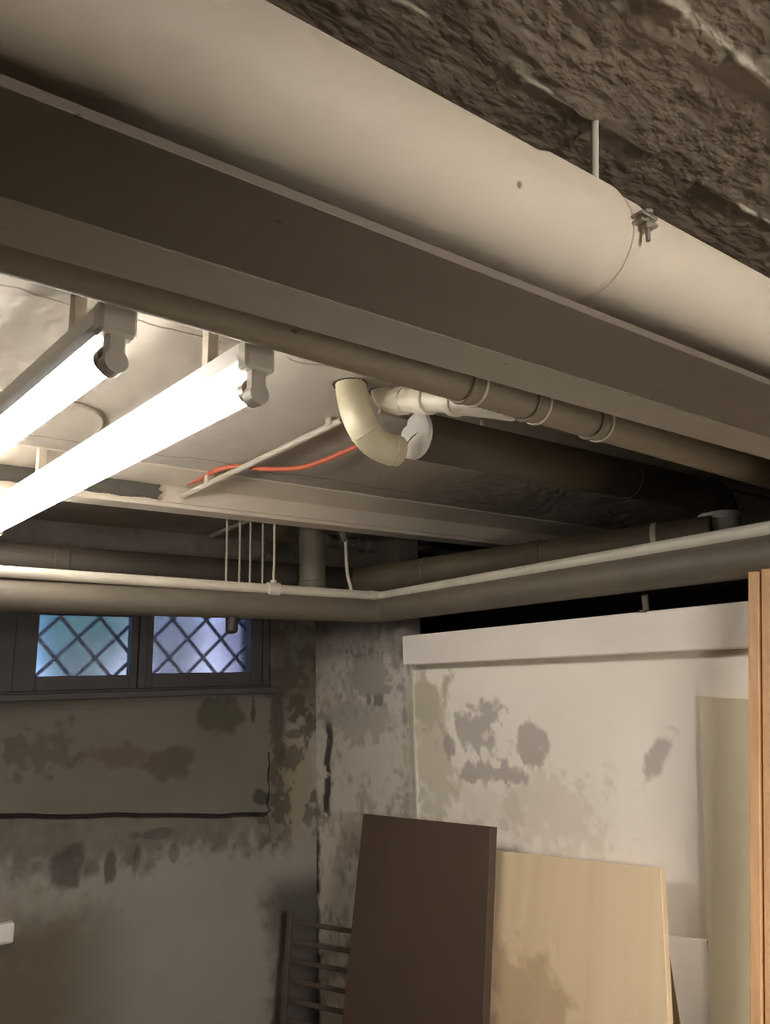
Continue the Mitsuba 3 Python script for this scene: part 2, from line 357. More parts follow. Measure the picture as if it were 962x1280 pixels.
# ------------------------------------------------------------------ the room
struct('floor', 'grey concrete basement floor')
obj('floor', box(XL, XF, YR, YB + 0.3, FLOOR - 0.1, FLOOR), 'concrete_floor'); 
def near_relief(x, y):
    P = np.stack([x, y, x * 0], -1)
    r = 0.005 * (meshkit.fbm(P * np.array([7, 24, 1.0]), 3, 1) - 0.5) + 0.0035 * (meshkit.fbm(P * np.array([30, 90, 1.0]), 4, 2) - 0.5)
    n1 = meshkit.fbm(P * np.array([25, 0, 1.0]), 2, 5) - 0.5
    r += 0.007 * np.exp(-((y - 0.302 + 0.012 * n1) / 0.006)**2) * (meshkit.noise(P * np.array([22, 0, 1]), 4) > 0.35) * (x > 0.45) * (x < 1.0)
    r += 0.005 * np.exp(-((y - 0.442 + 0.012 * (x - 0.4) + 0.008 * n1) / 0.004)**2) * (meshkit.noise(P * np.array([9, 0, 1]), 9) > 0.45)
    return np.where((x < 2.4) & (x > -0.4), r, 0)
struct('ceiling', 'rough painted concrete ceiling slabs between the steel beams')
def flat(x0, x1, y0, y1): return grid_z(x0, x1, y0, y1, 0.5, CEIL, lambda x, y: x * 0)
obj('slab', cat(grid_z(-0.5, 2.5, -0.35, 0.60, 0.006, CEIL, near_relief), flat(XL, -0.5, -0.35, 0.60), flat(2.5, XF, -0.35, 0.60), flat(XL, XF, YR, -0.35)), 'ceiling_rough', 'ceiling', smooth=True)
def mid_relief(x, y):
    P = np.stack([x, y, x * 0], -1)
    return 0.006 * (meshkit.fbm(P * np.array([9, 9, 1.0]), 3, 11) - 0.5) + 0.003 * (meshkit.fbm(P * np.array([40, 40, 1.0]), 3, 12) - 0.5) + 0.005 * (y > 1.92)
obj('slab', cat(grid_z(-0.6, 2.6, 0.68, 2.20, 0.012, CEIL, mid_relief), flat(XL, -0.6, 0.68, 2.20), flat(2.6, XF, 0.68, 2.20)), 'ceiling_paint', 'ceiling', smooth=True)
obj('slab', flat(XL, XF, 2.20, YB + 0.02), 'ceiling_back', 'ceiling')
struct('roof_slab', 'upper side of the basement ceiling')
labels['roof_slab'] = {'label': 'concrete floor slab above the basement ceiling', 'kind': 'structure'}
obj('roof_slab', box(XL - 0.2, XF + 0.2, YR - 0.2, YB + 0.32, CEIL + 0.03, CEIL + 0.25), 'plain_wall')

# partition wall on the right: it stops short of the ceiling, the dark cellar goes on behind it
struct('wall_right', 'white painted partition wall with grey and mouldy damp stains')
obj('wall_right', cat(box(XR, XR + 0.09, YR, 2.27, FLOOR, 0.150, 0.002), box(XR, XR + 0.09, 2.27, YB, FLOOR, CEIL + 0.01)), 'wall_damp')
struct('trim_1', 'white painted ledge board along the top of the right wall')
obj('trim_1', box(XR - 0.062, XR + 0.10, -1.2, 2.185, 0.050, 0.152, 0.003), 'ledge_paint')
struct('trim_2', 'thin white vertical batten on the right wall under the ledge end')
obj('trim_2', box(XR - 0.007, XR + 0.001, 2.203, 2.217, FLOOR, 0.052, 0.001), 'white_pipe')
struct('wall_beyond', 'dark cellar wall behind the right partition wall')
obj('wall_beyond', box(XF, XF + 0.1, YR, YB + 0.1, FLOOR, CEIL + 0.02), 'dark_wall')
struct('wall_left', 'left basement wall'); obj('wall_left', box(XL - 0.1, XL, YR, YB + 0.1, FLOOR, CEIL + 0.02), 'plain_wall')
struct('wall_rear', 'rear basement wall'); obj('wall_rear', box(XL, XF, YR - 0.1, YR, FLOOR, CEIL + 0.02), 'plain_wall')

# back wall with the window opening
struct('wall_back', 'damp mouldy back wall under and beside the cellar window')
WX0, WX1, WZ0, WZ1 = 0.30, 1.483, -0.030, 0.345
outer = sbox(XL, FLOOR, XR + 0.05, CEIL + 0.02)
opening = sbox(WX0, WZ0, WX1, WZ1)
# render patch under the window, the open joint around it added to draw its dark shadow line
pts = [(XL, -0.035), (1.40, -0.035), (1.452, -0.045)]
zz = np.linspace(-0.06, -0.50, 16)
for k, z in enumerate(zz): pts.append((1.472 + 0.004 * math.sin(k * 1.7) - 0.003 * (k % 3), z))
xx = np.linspace(1.46, XL, 40)
for k, x in enumerate(xx): pts.append((x, -0.343 - 0.112 * x + 0.0025 * math.sin(k * 2.3) + 0.002 * math.cos(k * 5.1)))
patch = Polygon(pts).buffer(0)
from shapely import affinity, union_all
gap = union_all([patch.buffer(0.003), affinity.translate(patch, 0, -0.018), affinity.translate(sbox(1.0, -0.52, 1.47, -0.27).intersection(patch), 0.011, -0.006)]).buffer(0.001)
obj('plaster', extrude_y(outer.difference(opening).difference(gap), YB - 0.02, YB + 0.28), 'wall_mouldy', 'wall_back')
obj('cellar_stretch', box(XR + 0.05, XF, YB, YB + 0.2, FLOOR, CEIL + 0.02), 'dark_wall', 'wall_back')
obj('render_patch', extrude_y(patch, YB - 0.028, YB + 0.06), 'panel_render', 'wall_back')
obj('patch_backing', extrude_y(patch.buffer(0.04).difference(opening), YB + 0.04, YB + 0.27), 'dark_wall', 'wall_back')

# window: dark wooden frame with two sashes
struct('window_1', 'low cellar window of two panes in a dark wooden frame')
Y0, Y1 = YB + 0.005, YB + 0.055
obj('frame', cat(box(WX0, WX1, Y0 - 0.01, Y1 + 0.02, WZ0, WZ0 + 0.022, 0.002), box(WX0, WX1, Y0 - 0.01, Y1 + 0.02, 0.318, WZ1, 0.002),
                 box(1.455, WX1, Y0 - 0.01, Y1 + 0.02, WZ0 + 0.022, 0.318, 0.002), box(WX0, 0.50, Y0 - 0.01, Y1 + 0.02, WZ0 + 0.022, 0.318, 0.002),
                 box(0.932, 0.962, Y0 - 0.014, Y1 + 0.02, WZ0 + 0.022, 0.318, 0.002)), 'window_frame', 'window_1')
def sash(x0, x1, px0, px1, pz0, pz1):
    z0, z1 = WZ0 + 0.022, 0.318
    s = obj('sash', cat(box(x0, px0, Y0, Y1, z0, z1, 0.002), box(px1, x1, Y0, Y1, z0, z1, 0.002), box(px0, px1, Y0, Y1, z0, pz0, 0.002), box(px0, px1, Y0, Y1, pz1, z1, 0.002)), 'window_frame', 'window_1')
    g = box(px0 - .004, px1 + .004, Y1 - .022, Y1 - .018, pz0 - .004, pz1 + .004)
    obj('pane', g, 'pane_glass', s)
obj('sill', box(WX0, WX1 + 0.004, YB - 0.085, Y0, WZ0 - 0.010, WZ0 + 0.014, 0.003), 'window_frame', 'window_1')
sash(0.50, 0.932, 0.575, 0.905, 0.043, 0.263)
sash(0.962, 1.455, 0.990, 1.402, 0.047, 0.284)

# diagonal lattice outside the panes
gr = thing('window_grille', 'dark diagonal lattice grille outside the cellar window', 'grille')
lat = []
yg = YB + 0.12
z0, z1 = -0.03, 0.36
for sgn, slope in ((1, 1.0), (-1, 1.15)):
    for k in range(-4, 16):
        xa = 0.18 + k * 0.145 + (0.03 if sgn > 0 else 0.0)
        xb = xa + sgn * (z1 - z0) / slope
        a, b = np.array([xa, yg + 0.006 * sgn, z0]), np.array([xb, yg + 0.006 * sgn, z1])
        if max(xa, xb) < 0.2 or min(xa, xb) > 1.6: continue
        d = (b - a) / np.linalg.norm(b - a)
        u = np.array([0, 1.0, 0])
        obj('bar', frame_box(a - np.cross(d, u) * 0.008 - u * 0.005, np.cross(u, d), u, d, (0.013, 0.010, np.linalg.norm(b - a)), 0.001), 'grille_metal', gr)
obj('rim', cat(box(0.2, 1.6, yg - 0.012, yg + 0.012, z0 - 0.012, z0 + 0.006), box(0.2, 1.6, yg - 0.012, yg + 0.012, z1 - 0.006, z1 + 0.012)), 'grille_metal', gr)

# garden outside
struct('ground_outside', 'garden ground outside the cellar window')
obj('ground_outside', box(-25, 40, YB + 0.28, 45, -0.30, -0.08), 'garden_soil')
def shrub(x, y, w, h, n, leaf, mats, label):
    r = np.random.default_rng(int(x * 100 + y * 10))
    t = thing('shrub', label, 'shrub')
    c = r.normal(0, 1, (n, 3)); c /= np.linalg.norm(c, axis=1, keepdims=True); c *= r.random((n, 1)) ** 0.4
    c = c * np.array([w, w * 0.6, h / 2]) + np.array([x, y, h / 2 - 0.05])
    a = r.normal(0, 1, (n, 3)); a /= np.linalg.norm(a, axis=1, keepdims=True)
    b = np.cross(a, r.normal(0, 1, (n, 3))); b /= np.linalg.norm(b, axis=1, keepdims=True)
    l = leaf * (0.6 + 0.8 * r.random((n, 1)))
    which = r.integers(0, len(mats), n)
    V = np.stack([c - a * l, c + b * l * 0.45, c + a * l, c - b * l * 0.45], 1)
    for k, mm in enumerate(mats):
        v = V[which == k]; i = np.arange(len(v))[:, None] * 4
        obj('foliage', trimesh.Trimesh(v.reshape(-1, 3), np.vstack([i + [0, 1, 2], i + [0, 2, 3]]), process=False), mm, t)
    obj('stem', cat(*[sweep([(x + s * .2, y, -0.09), (x + s * 0.3 * w, y, h * 0.6)], [0.03, 0.012], 8) for s in (-1, 0, 1)]), 'brown_pipe', t)
shrub(3.2, 13.0, 0.95, 2.6, 2600, 0.10, ['leaf_green', 'leaf_pale'], 'blurred green shrub seen through the left window pane')
shrub(4.95, 13.6, 0.65, 2.4, 2400, 0.09, ['leaf_green', 'leaf_pale', 'leaf_violet'], 'blurred green shrub seen through the left part of the right window pane')
shrub(6.4, 13.2, 0.7, 2.0, 2400, 0.09, ['leaf_violet', 'leaf_pale'], 'blurred violet and pale shrub seen through the right part of the right window pane')

# ------------------------------------------------------------------ steel beams
BX0, BX1 = XL + 0.004, XF - 0.004
def ibeam(yc, w, zb, tf, tw, zt):
    h = w / 2
    return Polygon([(yc - h, zb), (yc + h, zb), (yc + h, zb + tf), (yc + tw, zb + tf + 0.006), (yc + tw, zt), (yc - tw, zt), (yc - tw, zb + tf + 0.006), (yc - h, zb + tf)])
def bevel(poly, r=0.0015): return poly.buffer(-r).buffer(r, join_style=1, quad_segs=2)
chan = Polygon([(0.420, 0.336), (0.529, 0.336), (0.529, CEIL + 0.015), (0.519, CEIL + 0.015), (0.519, 0.351), (0.513, 0.347), (0.421, 0.3445), (0.420, 0.344)])
solo('steel_beam', extrude_x(bevel(chan, 0.0008), BX0, BX1), 'beam_dark', 'wide dark steel beam with a bright near flange edge, right behind the big foreground pipe', 'beam', smooth=20)
solo('steel_beam', extrude_x(bevel(ibeam(0.5645, 0.063, 0.3375, 0.010, 0.004, CEIL + 0.015)), BX0, BX1), 'beam_light', 'narrow lighter steel beam fixed along the far side of the wide dark beam', 'beam', smooth=20)

b2 = thing('steel_beam', 'farther cream steel beam with plastered side, crossing behind the fluorescent lamps', 'beam')
obj('flange', extrude_x(bevel(sbox(2.149, 0.520, 2.225, 0.534)), BX0, BX1), 'cream_paint', b2, smooth=20)
obj('web', box(BX0, BX1, 2.184, 2.192, 0.533, CEIL + 0.015), 'grey_pipe', b2)
# plaster infill on the near side of the web; broken away at its left end
edge = [(0.725, 0.535), (0.742, 0.542), (0.731, 0.551), (0.738, 0.562), (0.752, 0.570), (0.735, 0.580), (0.742, 0.590), (0.735, CEIL + 0.01)]
inf = Polygon([(BX1, 0.5345), *edge, (BX1, CEIL + 0.01)])
obj('plaster_infill', extrude_y(inf, 2.150, 2.186), 'cream_paint', b2)
lip = [(BX0, 0.534)] + [(x, 0.537 + 0.006 * ((k * 7) % 5) / 5) for k, x in enumerate(np.linspace(0.25, 0.725, 14))] + [(0.73, 0.5345)]
obj('plaster_lip', extrude_y(Polygon(lip).buffer(0), 2.152, 2.186), 'cream_paint', b2)
obj('ceiling_strip', extrude_x(Polygon([(2.146, 0.585), (2.152, 0.590), (2.17, 0.610), (1.97, 0.612), (1.975, 0.591)]), BX0, BX1), 'cream_paint', b2)

# ------------------------------------------------------------------ the big foreground pipe
dp = thing('drain_pipe', 'big cream drain pipe close to the camera, under the rough ceiling', 'pipe')
PY, PZ, PR = 0.4415, 0.4315, 0.0565
P = Path([(BX0, PY, PZ), (BX1, PY, PZ)])
s = lambda x: x - BX0
obj('pipe_section', P.profile([(0, PR), (s(0.47), PR), (s(0.485), PR + 0.003), (s(0.571), PR + 0.0033), (s(0.575), PR + 0.0023), (s(0.5752), PR - 0.004), (s(0.578), PR - 0.004)], 72), 'pipe_cream', dp, smooth=35)
obj('pipe_section', P.profile([(s(0.574), PR - 0.0045), (s(0.576), PR - 0.002), (BX1 - BX0, PR - 0.002)], 72), 'pipe_cream', dp, smooth=35)
cl = thing('pipe_clamp', 'painted pipe clamp with bolt and threaded rod holding the foreground pipe to the ceiling', 'clamp')
obj('band', P.collar(s(0.600), 0.026, PR - 0.0006, 72, 0.03), 'pipe_cream', cl, smooth=35)
rodx = 0.604
rodp = [(rodx + 0.13 * (z - PZ - PR), PY, z) for z in np.arange(PZ + PR - 0.004, CEIL + 0.01, 0.0012)]
obj('rod', sweep(rodp, [0.0042 + (0.0004 if k % 2 else -0.0003) for k in range(len(rodp))], 14), 'white_pipe', cl, smooth=60)
obj('rod_nut', sweep([(rodx, PY, PZ + PR), (rodx, PY, PZ + PR + 0.008)], 0.009, 6), 'pipe_cream', cl)
# lugs and bolt on the side facing the camera, a little above the middle
e = math.radians(182)
n_ = np.array([0, math.cos(e), math.sin(e)]); t_ = np.array([0, -math.sin(e), math.cos(e)])
c0 = np.array([0.597, PY, PZ]) + n_ * (PR - 0.001) - t_ * 0.002
ex = np.array([1.0, 0, 0])
for sg, nm in ((1, 'lug'), (-1, 'lug')):
    obj(nm, frame_box(c0 - ex * 0.013 + t_ * (sg * 0.0035 - 0.0015), ex, n_, np.cross(ex, n_), (0.026, 0.012, 0.003), 0.0006), 'galvanised', cl)
obj('bolt', sweep([c0 + n_ * 0.0075 - t_ * 0.006, c0 + n_ * 0.0075 + t_ * 0.022], 0.0024, 10), 'galvanised', cl, smooth=40)
obj('bolt_head', sweep([c0 + n_ * 0.0085 - t_ * 0.0085, c0 + n_ * 0.0085 - t_ * 0.0050], 0.0065, 6), 'galvanised', cl)
obj('nut', sweep([c0 + n_ * 0.0075 + t_ * 0.0055, c0 + n_ * 0.0075 + t_ * 0.010], 0.006, 6), 'galvanised', cl)

# ------------------------------------------------------------------ pipe hanging just beyond the beams, with three couplings
cp = thing('waste_pipe', 'waste pipe with three bright ringed couplings, running along the far edge of the narrow beam', 'pipe')
zc = lambda x: 0.4625 - 0.0235 * x
Q = Path([(x, 0.812, zc(x)) for x in np.linspace(BX0, XF, 40)])
at = lambda x: np.interp(x, Q.p[:, 0], Q.s)
obj('tube', Q.cut(0, Q.L, 0.0300, 40), 'waste_paint', cp, smooth=40)
for x in (0.752, 0.892, 1.050):
    k = obj('coupling', Q.profile([(at(x) - 0.016, 0.029), (at(x) - 0.0159, 0.0335), (at(x) - 0.013, 0.0345), (at(x) - 0.008, 0.0335), (at(x) - 0.006, 0.032), (at(x) + 0.02, 0.032), (at(x) + 0.0201, 0.029)], 40), 'waste_paint', cp, smooth=30)
    obj('seal_ring', Q.collar(at(x) + 0.012, 0.006, 0.0343, 40), 'pale_plastic', k, smooth=30)

# branch from the ceiling down to that pipe
br = thing('branch_pipe', 'white branch pipe bending out of the ceiling towards the beam, right of the cream elbow', 'pipe')
B = Path(catmull([(0.882, 1.222, 0.64), (0.882, 1.218, 0.595), (0.880, 1.185, 0.565), (0.875, 1.12, 0.545), (0.87, 1.03, 0.517), (0.87, 0.95, 0.486), (0.87, 0.835, 0.440)], 12))
obj('tube', B.cut(0, B.L, 0.0255, 36), 'pale_plastic', br, smooth=40)
for y0, y1, r in ((1.165, 1.125, 0.029), (1.085, 1.045, 0.031), (0.985, 0.965, 0.030)):
    sa, sb = (np.interp(-yy, -B.p[:, 1], B.s) for yy in (y0, y1))
    obj('coupling', B.profile([(sa, 0.024), (sa + 1e-4, r - 0.001), (sa + 0.004, r), (sb - 0.004, r), (sb - 1e-4, r - 0.001), (sb, 0.024)], 36), 'pale_plastic', br, smooth=30)
obj('ceiling_hole', sweep([(0.884, 1.222, 0.5975), (0.884, 1.222, 0.6)], 0.030, 24), 'dark_metal', br)

# cream elbow
el = thing('elbow_pipe', 'cream pipe elbow coming down from the ceiling and turning into the dark pipe', 'pipe')
E_ = Path(catmull([(0.806, 1.228, 0.64), (0.804, 1.222, 0.592), (0.806, 1.214, 0.550), (0.818, 1.21, 0.512), (0.843, 1.21, 0.484), (0.875, 1.21, 0.470), (0.912, 1.21, 0.468)], 12))
obj('tube', E_.cut(0, E_.L, 0.0325, 40), 'elbow_cream', el, smooth=40)
for x in (0.829, 0.893):
    sa = np.interp(x, E_.p[30:, 0], E_.s[30:])
    obj('joint_ring', E_.collar(sa, 0.005, 0.0338, 40), 'elbow_cream', el, smooth=30)
obj('ceiling_hole', sweep([(0.804, 1.226, 0.5975), (0.804, 1.226, 0.6)], 0.036, 24), 'dark_metal', el)

# ------------------------------------------------------------------ dark drain pipe
DY, DZ, DR = 1.21, 0.512, 0.0515
dk = thing('drain_pipe', 'dark brown drain pipe running right from a broken white socket', 'pipe')
D = Path(rounded([(0.962, DY, DZ), (2.115, DY, DZ), (2.115, DY, 0.43)], 0.09))
obj('tube', D.cut(0, D.L, DR, 48), 'dark_pipe', dk, smooth=40)
def disc(k, r0, jag, x):
    a = np.linspace(0, 2 * np.pi, 60, endpoint=False)
    r = np.array([r0 * (1 - jag * max(0, math.cos(t - math.radians(52)))**3 * (0.85 + 0.15 * math.sin(9 * t))) for t in a])
    return Polygon(np.stack([DY + r * np.cos(a), DZ + r * np.sin(a)], 1)).buffer(0)
obj('socket_cap', extrude_x(disc(0, DR + 0.0015, 0.36, 0), 0.953, 0.964), 'white_plaster', dk, label='broken white end cap')
ck = [(1.188, 0.512), (1.206, 0.5075), (1.214, 0.506), (1.236, 0.494), (1.238, 0.4955), (1.215, 0.5085), (1.206, 0.5095)]
obj('crack', extrude_x(Polygon(ck), 0.9522, 0.9535), 'dark_metal', dk, label='dark crack')
obj('collar', D.collar(0.72, 0.012, DR + 0.002, 48), 'dark_pipe', dk, smooth=30)
obj('outlet_socket', sweep([(2.115, DY, 0.345), (2.115, DY, 0.44), (2.115, DY, 0.4401), (2.115, DY, 0.462), (2.115, DY, 0.4621)], [0.056, 0.056, 0.062, 0.062, 0.05], 36), 'pale_grey', dk, smooth=30, label='pale grey outlet socket')
obj('hanger_rod', sweep([(1.19, 1.245, 0.545), (1.19, 1.245, 0.602)], 0.005, 10), 'white_pipe', dk)
th = thing('thin_conduit', 'thin pale conduit under the ceiling just above the dark drain pipe', 'conduit')
obj('tube', sweep([(0.93, 1.30, 0.588), (2.9, 1.30, 0.588)], 0.006, 12), 'cable_grey', th, smooth=60)
for x in (1.10, 1.72): obj('clip', box(x - 0.012, x + 0.012, 1.288, 1.312, 0.579, 0.601, 0.002), 'white_pipe', th)

# brown drain along the right wall
bp = thing('drain_pipe', 'brown drain pipe sloping along the right wall above the white and beige pipes', 'pipe')
Bp = Path([(2.06, 1.205, 0.398), (1.585, 2.46, 0.372)])
obj('tube', Bp.profile([(0, 0.050), (0.001, 0.0535), (Bp.L, 0.0535)], 48), 'brown_pipe', bp, smooth=40)
sy = lambda y: (y - 1.205) / (2.46 - 1.205) * Bp.L
obj('strap', Bp.collar(sy(1.355), 0.018, 0.0565, 48, 0.1), 'white_pipe', bp, smooth=30, label='pale strap')
obj('collar', Bp.collar(sy(1.72), 0.05, 0.0565, 48, 0.1), 'brown_pipe', bp, smooth=30)
obj('label_patch', Bp.collar(sy(2.12), 0.008, 0.0555, 48, 0.1), 'grey_pipe', bp, smooth=30)

# dark pipe along the back
bk = thing('drain_pipe', 'dark horizontal drain pipe high along the back, above the window', 'pipe')
K = Path([(BX0, 2.435, 0.374), (1.64, 2.435, 0.374)])
obj('tube', K.cut(0, K.L, 0.0535, 40), 'brown_pipe_shaded', bk, smooth=40)
obj('collar', K.collar(K.L - 1.12, 0.05, 0.0565, 40, 0.1), 'brown_pipe_shaded', bk, smooth=30)
st = thing('stub_pipe', 'short thick grey vertical pipe right of the thin white risers', 'pipe')
S = Path([(1.352, 2.328, 0.300), (1.352, 2.328, 0.602)])
obj('tube', S.cut(0, S.L, 0.0465, 40), 'stub_grey', st, smooth=40)
obj('collar', S.collar(0.262, 0.030, 0.0500, 40, 0.1), 'stub_grey', st, smooth=30)
obj('collar', S.collar(0.035, 0.03, 0.0500, 40, 0.1), 'stub_grey', st, smooth=30)
rp = thing('ringed_pipe', 'grey horizontal pipe with ringed couplings, half hidden behind the far beam', 'pipe')
R_ = Path([(1.48, 2.44, 0.528), (2.2, 2.44, 0.528)])
obj('tube', R_.cut(0, R_.L, 0.024, 28), 'grey_pipe', rp, smooth=40)
for k, (c, w, r) in enumerate(((0.05, 0.02, 0.03), (0.14, 0.012, 0.031), (0.19, 0.03, 0.033), (0.37, 0.012, 0.031))): obj('coupling', R_.collar(c, w, r, 28), 'grey_pipe', rp, smooth=30)

# beige and white pipes running round the corner, hung in front of the back wall
WPx, WPy = 1.595, 2.25
bg = thing('heating_pipe', 'thick beige pipe bending round the corner, directly below the slim white pipe', 'pipe')
G = Path(rounded([(BX0, 2.27, 0.251), (WPx + 0.01, 2.27, 0.251), (WPx + 0.01, -2.6, 0.219)], 0.06))
obj('tube', G.cut(0, G.L, 0.0445, 36), 'beige_pipe', bg, smooth=40)
obj('support_bracket', cat(box(1.645, 1.652, 1.162, 1.176, 0.150, 0.195), box(1.63, 1.652, 1.162, 1.176, 0.150, 0.156)), 'dark_pipe', bg)
obj('drain_stub', sweep([(1.02, 2.27, 0.235), (1.02, 2.27, 0.168), (1.02, 2.27, 0.162), (1.02, 2.27, 0.157)], [0.020, 0.020, 0.017, 0.009], 20), 'black_paint', bg, smooth=40, label='dark round-ended drain stub')
wh = thing('water_pipe', 'slim white pipe bending round the corner on top of the thick beige pipe', 'pipe')
Wp = Path(rounded([(BX0, WPy, 0.322), (0.0, WPy, 0.317), (WPx, WPy, 0.300), (WPx, -2.6, 0.286)], 0.03))
obj('tube', Wp.cut(0, Wp.L, 0.0165, 24), 'white_pipe', wh, smooth=40)
obj('tee_fitting', sweep([(1.135, WPy, 0.3045), (1.178, WPy, 0.304)], 0.023, 20), 'white_pipe', wh, smooth=40)
obj('elbow_fitting', cat(sweep([(1.545, WPy, 0.3005), (1.572, WPy, 0.3003)], 0.0185, 20)), 'white_pipe', wh, smooth=40)
names = ['first', 'second', 'third', 'fourth']
for k, (x, lab) in enumerate(((1.000, 'leftmost and dimmest of the thin white risers above the right window pane'), (1.046, 'second from left of the thin white risers above the right window pane'),
                              (1.084, 'third from left of the thin white risers above the right window pane'), (1.130, 'fourth from left of the thin white risers above the right window pane'))):
    solo('riser_pipe', sweep([(x, 2.276, 0.302), (x, 2.276, 0.606)], 0.0036, 10), 'cable_grey', lab, 'pipe', 'thin risers above the white pipe', smooth=60)
r5 = thing('riser_pipe', 'thin white riser ending in the knobbly tee fitting on the white pipe', 'pipe', 'thin risers above the white pipe')
obj('tube', sweep(catmull([(1.158, WPy, 0.310), (1.158, WPy, 0.36), (1.166, 2.262, 0.40), (1.168, 2.265, 0.607)], 8), 0.0042, 10), 'white_pipe', r5, smooth=60)
obj('union_nut', sweep([(1.158, WPy, 0.318), (1.158, WPy, 0.335)], 0.011, 6), 'white_pipe', r5)
r6 = thing('riser_pipe', 'thin white riser with a flared top, right of the grey vertical pipe', 'pipe')
obj('tube', sweep(catmull([(1.470, WPy, 0.302), (1.462, 2.252, 0.34), (1.452, 2.255, 0.40), (1.448, 2.258, 0.607)], 8), 0.0062, 12), 'white_pipe', r6, smooth=60)
obj('funnel', sweep([(1.445, 2.258, 0.49), (1.44, 2.258, 0.53), (1.437, 2.258, 0.545)], [0.007, 0.02, 0.021], 16), 'grey_pipe', r6, smooth=40)
solo('thin_conduit', sweep([(1.185, 2.86, 0.590), (1.185, 2.24, 0.590)], 0.009, 14), 'cable_grey', 'short grey conduit on the dark ceiling above the thin risers', 'conduit', smooth=60)

# conduit and orange cable on the lit ceiling
cd = thing('thin_conduit', 'straight white conduit on the lit ceiling, from the cream elbow to the far beam', 'conduit')
ca, cb = np.array([0.885, 1.385, 0.585]), np.array([0.795, 2.158, 0.556])
obj('tube', sweep([ca, cb], 0.0085, 16), 'white_pipe', cd, smooth=60)
for t in (0.05, 0.78):
    q = ca + (cb - ca) * t
    obj('clip', box(q[0] - 0.011, q[0] + 0.011, q[1] - 0.012, q[1] + 0.012, q[2] - 0.004, 0.602, 0.002), 'white_pipe', cd)
oc = catmull([(1.030, 1.44, 0.594), (1.026, 1.50, 0.590), (1.022, 1.551, 0.585), (0.988, 1.655, 0.570), (0.947, 1.711, 0.560), (0.884, 1.774, 0.564), (0.845, 1.84, 0.582), (0.815, 1.92, 0.588), (0.807, 2.063, 0.589), (0.800, 2.13, 0.592)], 10)
solo('orange_cable', sweep(oc, 0.0065, 14), 'orange_plastic', 'orange cable sagging behind the cream elbow and crossing the white conduit', 'cable', smooth=60)
ac = catmull([(0.30, 1.612, 0.597), (0.361, 1.623, 0.597), (0.398, 1.640, 0.597), (0.425, 1.672, 0.597), (0.445, 1.735, 0.597), (0.452, 1.84, 0.597)], 10)
solo('ceiling_cable', sweep(ac, 0.0045, 10), 'cable_grey', 'thin grey cable curving across the lit ceiling between the two fluorescent lamps', 'cable', smooth=60)

# ------------------------------------------------------------------ fluorescent lamps
def lamp(x, y, ang, L, label, z=0.52):
    """A batten lamp: its near end at (x, y), running along +y turned by ang degrees; z is the top of its channel."""
    t = thing('fluorescent_lamp', label, 'lamp', 'fluorescent batten lamps')
    M = np.eye(4); a = math.radians(ang)
    M[:3, :3] = [[math.cos(a), -math.sin(a), 0], [math.sin(a), math.cos(a), 0], [0, 0, 1]]; M[:3, 3] = (x, y, z)
    def put(name, mesh, bsdf, smooth=False, **k):
        mesh.apply_transform(M)
        return obj(name, mesh, bsdf, t, smooth, **k)
    prof = Polygon([(-0.024, 0), (0.024, 0), (0.026, -0.030), (0.020, -0.042), (-0.020, -0.042), (-0.026, -0.030)])
    ch = trimesh.creation.extrude_polygon(prof, L - 0.03, engine='earcut'); v = np.array(ch.vertices)
    ch.vertices = np.stack([v[:, 0], v[:, 2] + 0.015, v[:, 1]], 1); ch.invert()
    put('channel', ch, 'lamp_white')
    for e, sg in ((0, 1), (L, -1)):
        cap = box(-0.027, 0.027, min(e, e + sg * 0.028), max(e, e + sg * 0.028), -0.047, 0.002, 0.005)
        put('end_cap', cap, 'lamp_grey')
        hull = cat(box(-0.013, 0.013, e + sg * 0.004 - 0.0 if sg > 0 else e - 0.024, e + 0.024 if sg > 0 else e - 0.004, -0.085, -0.044, 0.003),
                   sweep([(0, e + sg * 0.003, -0.085), (0, e + sg * 0.027, -0.085)], 0.017, 20))
        h = put('lamp_holder', hull, 'lamp_grey')
        ring = sweep([(0, e + sg * 0.026, -0.073), (0, e + sg * 0.040, -0.073)], 0.0185, 24)
        put('tube_ferrule', ring, 'galvanised', 30)
    tube = sweep([(0, 0.038, -0.073), (0, L - 0.038, -0.073)], 0.0175, 28)
    put('tube', tube, 'lamp_white', 40, emitter={'type': 'area', 'radiance': {'type': 'rgb', 'value': list(TUBE)}})
    for q in (0.16, L - 0.36):
        put('hanger', box(-0.010, 0.010, q - 0.010, q + 0.010, -0.004, CEIL - z + 0.006, 0.001), 'cream_paint')
lamp(0.268, 0.985, 7.3, 1.36, 'left fluorescent lamp hanging on short posts, its near end beside the beam')
lamp(0.486, 0.990, 6.9, 1.36, 'right fluorescent lamp hanging on short posts, nearer to the cream elbow')
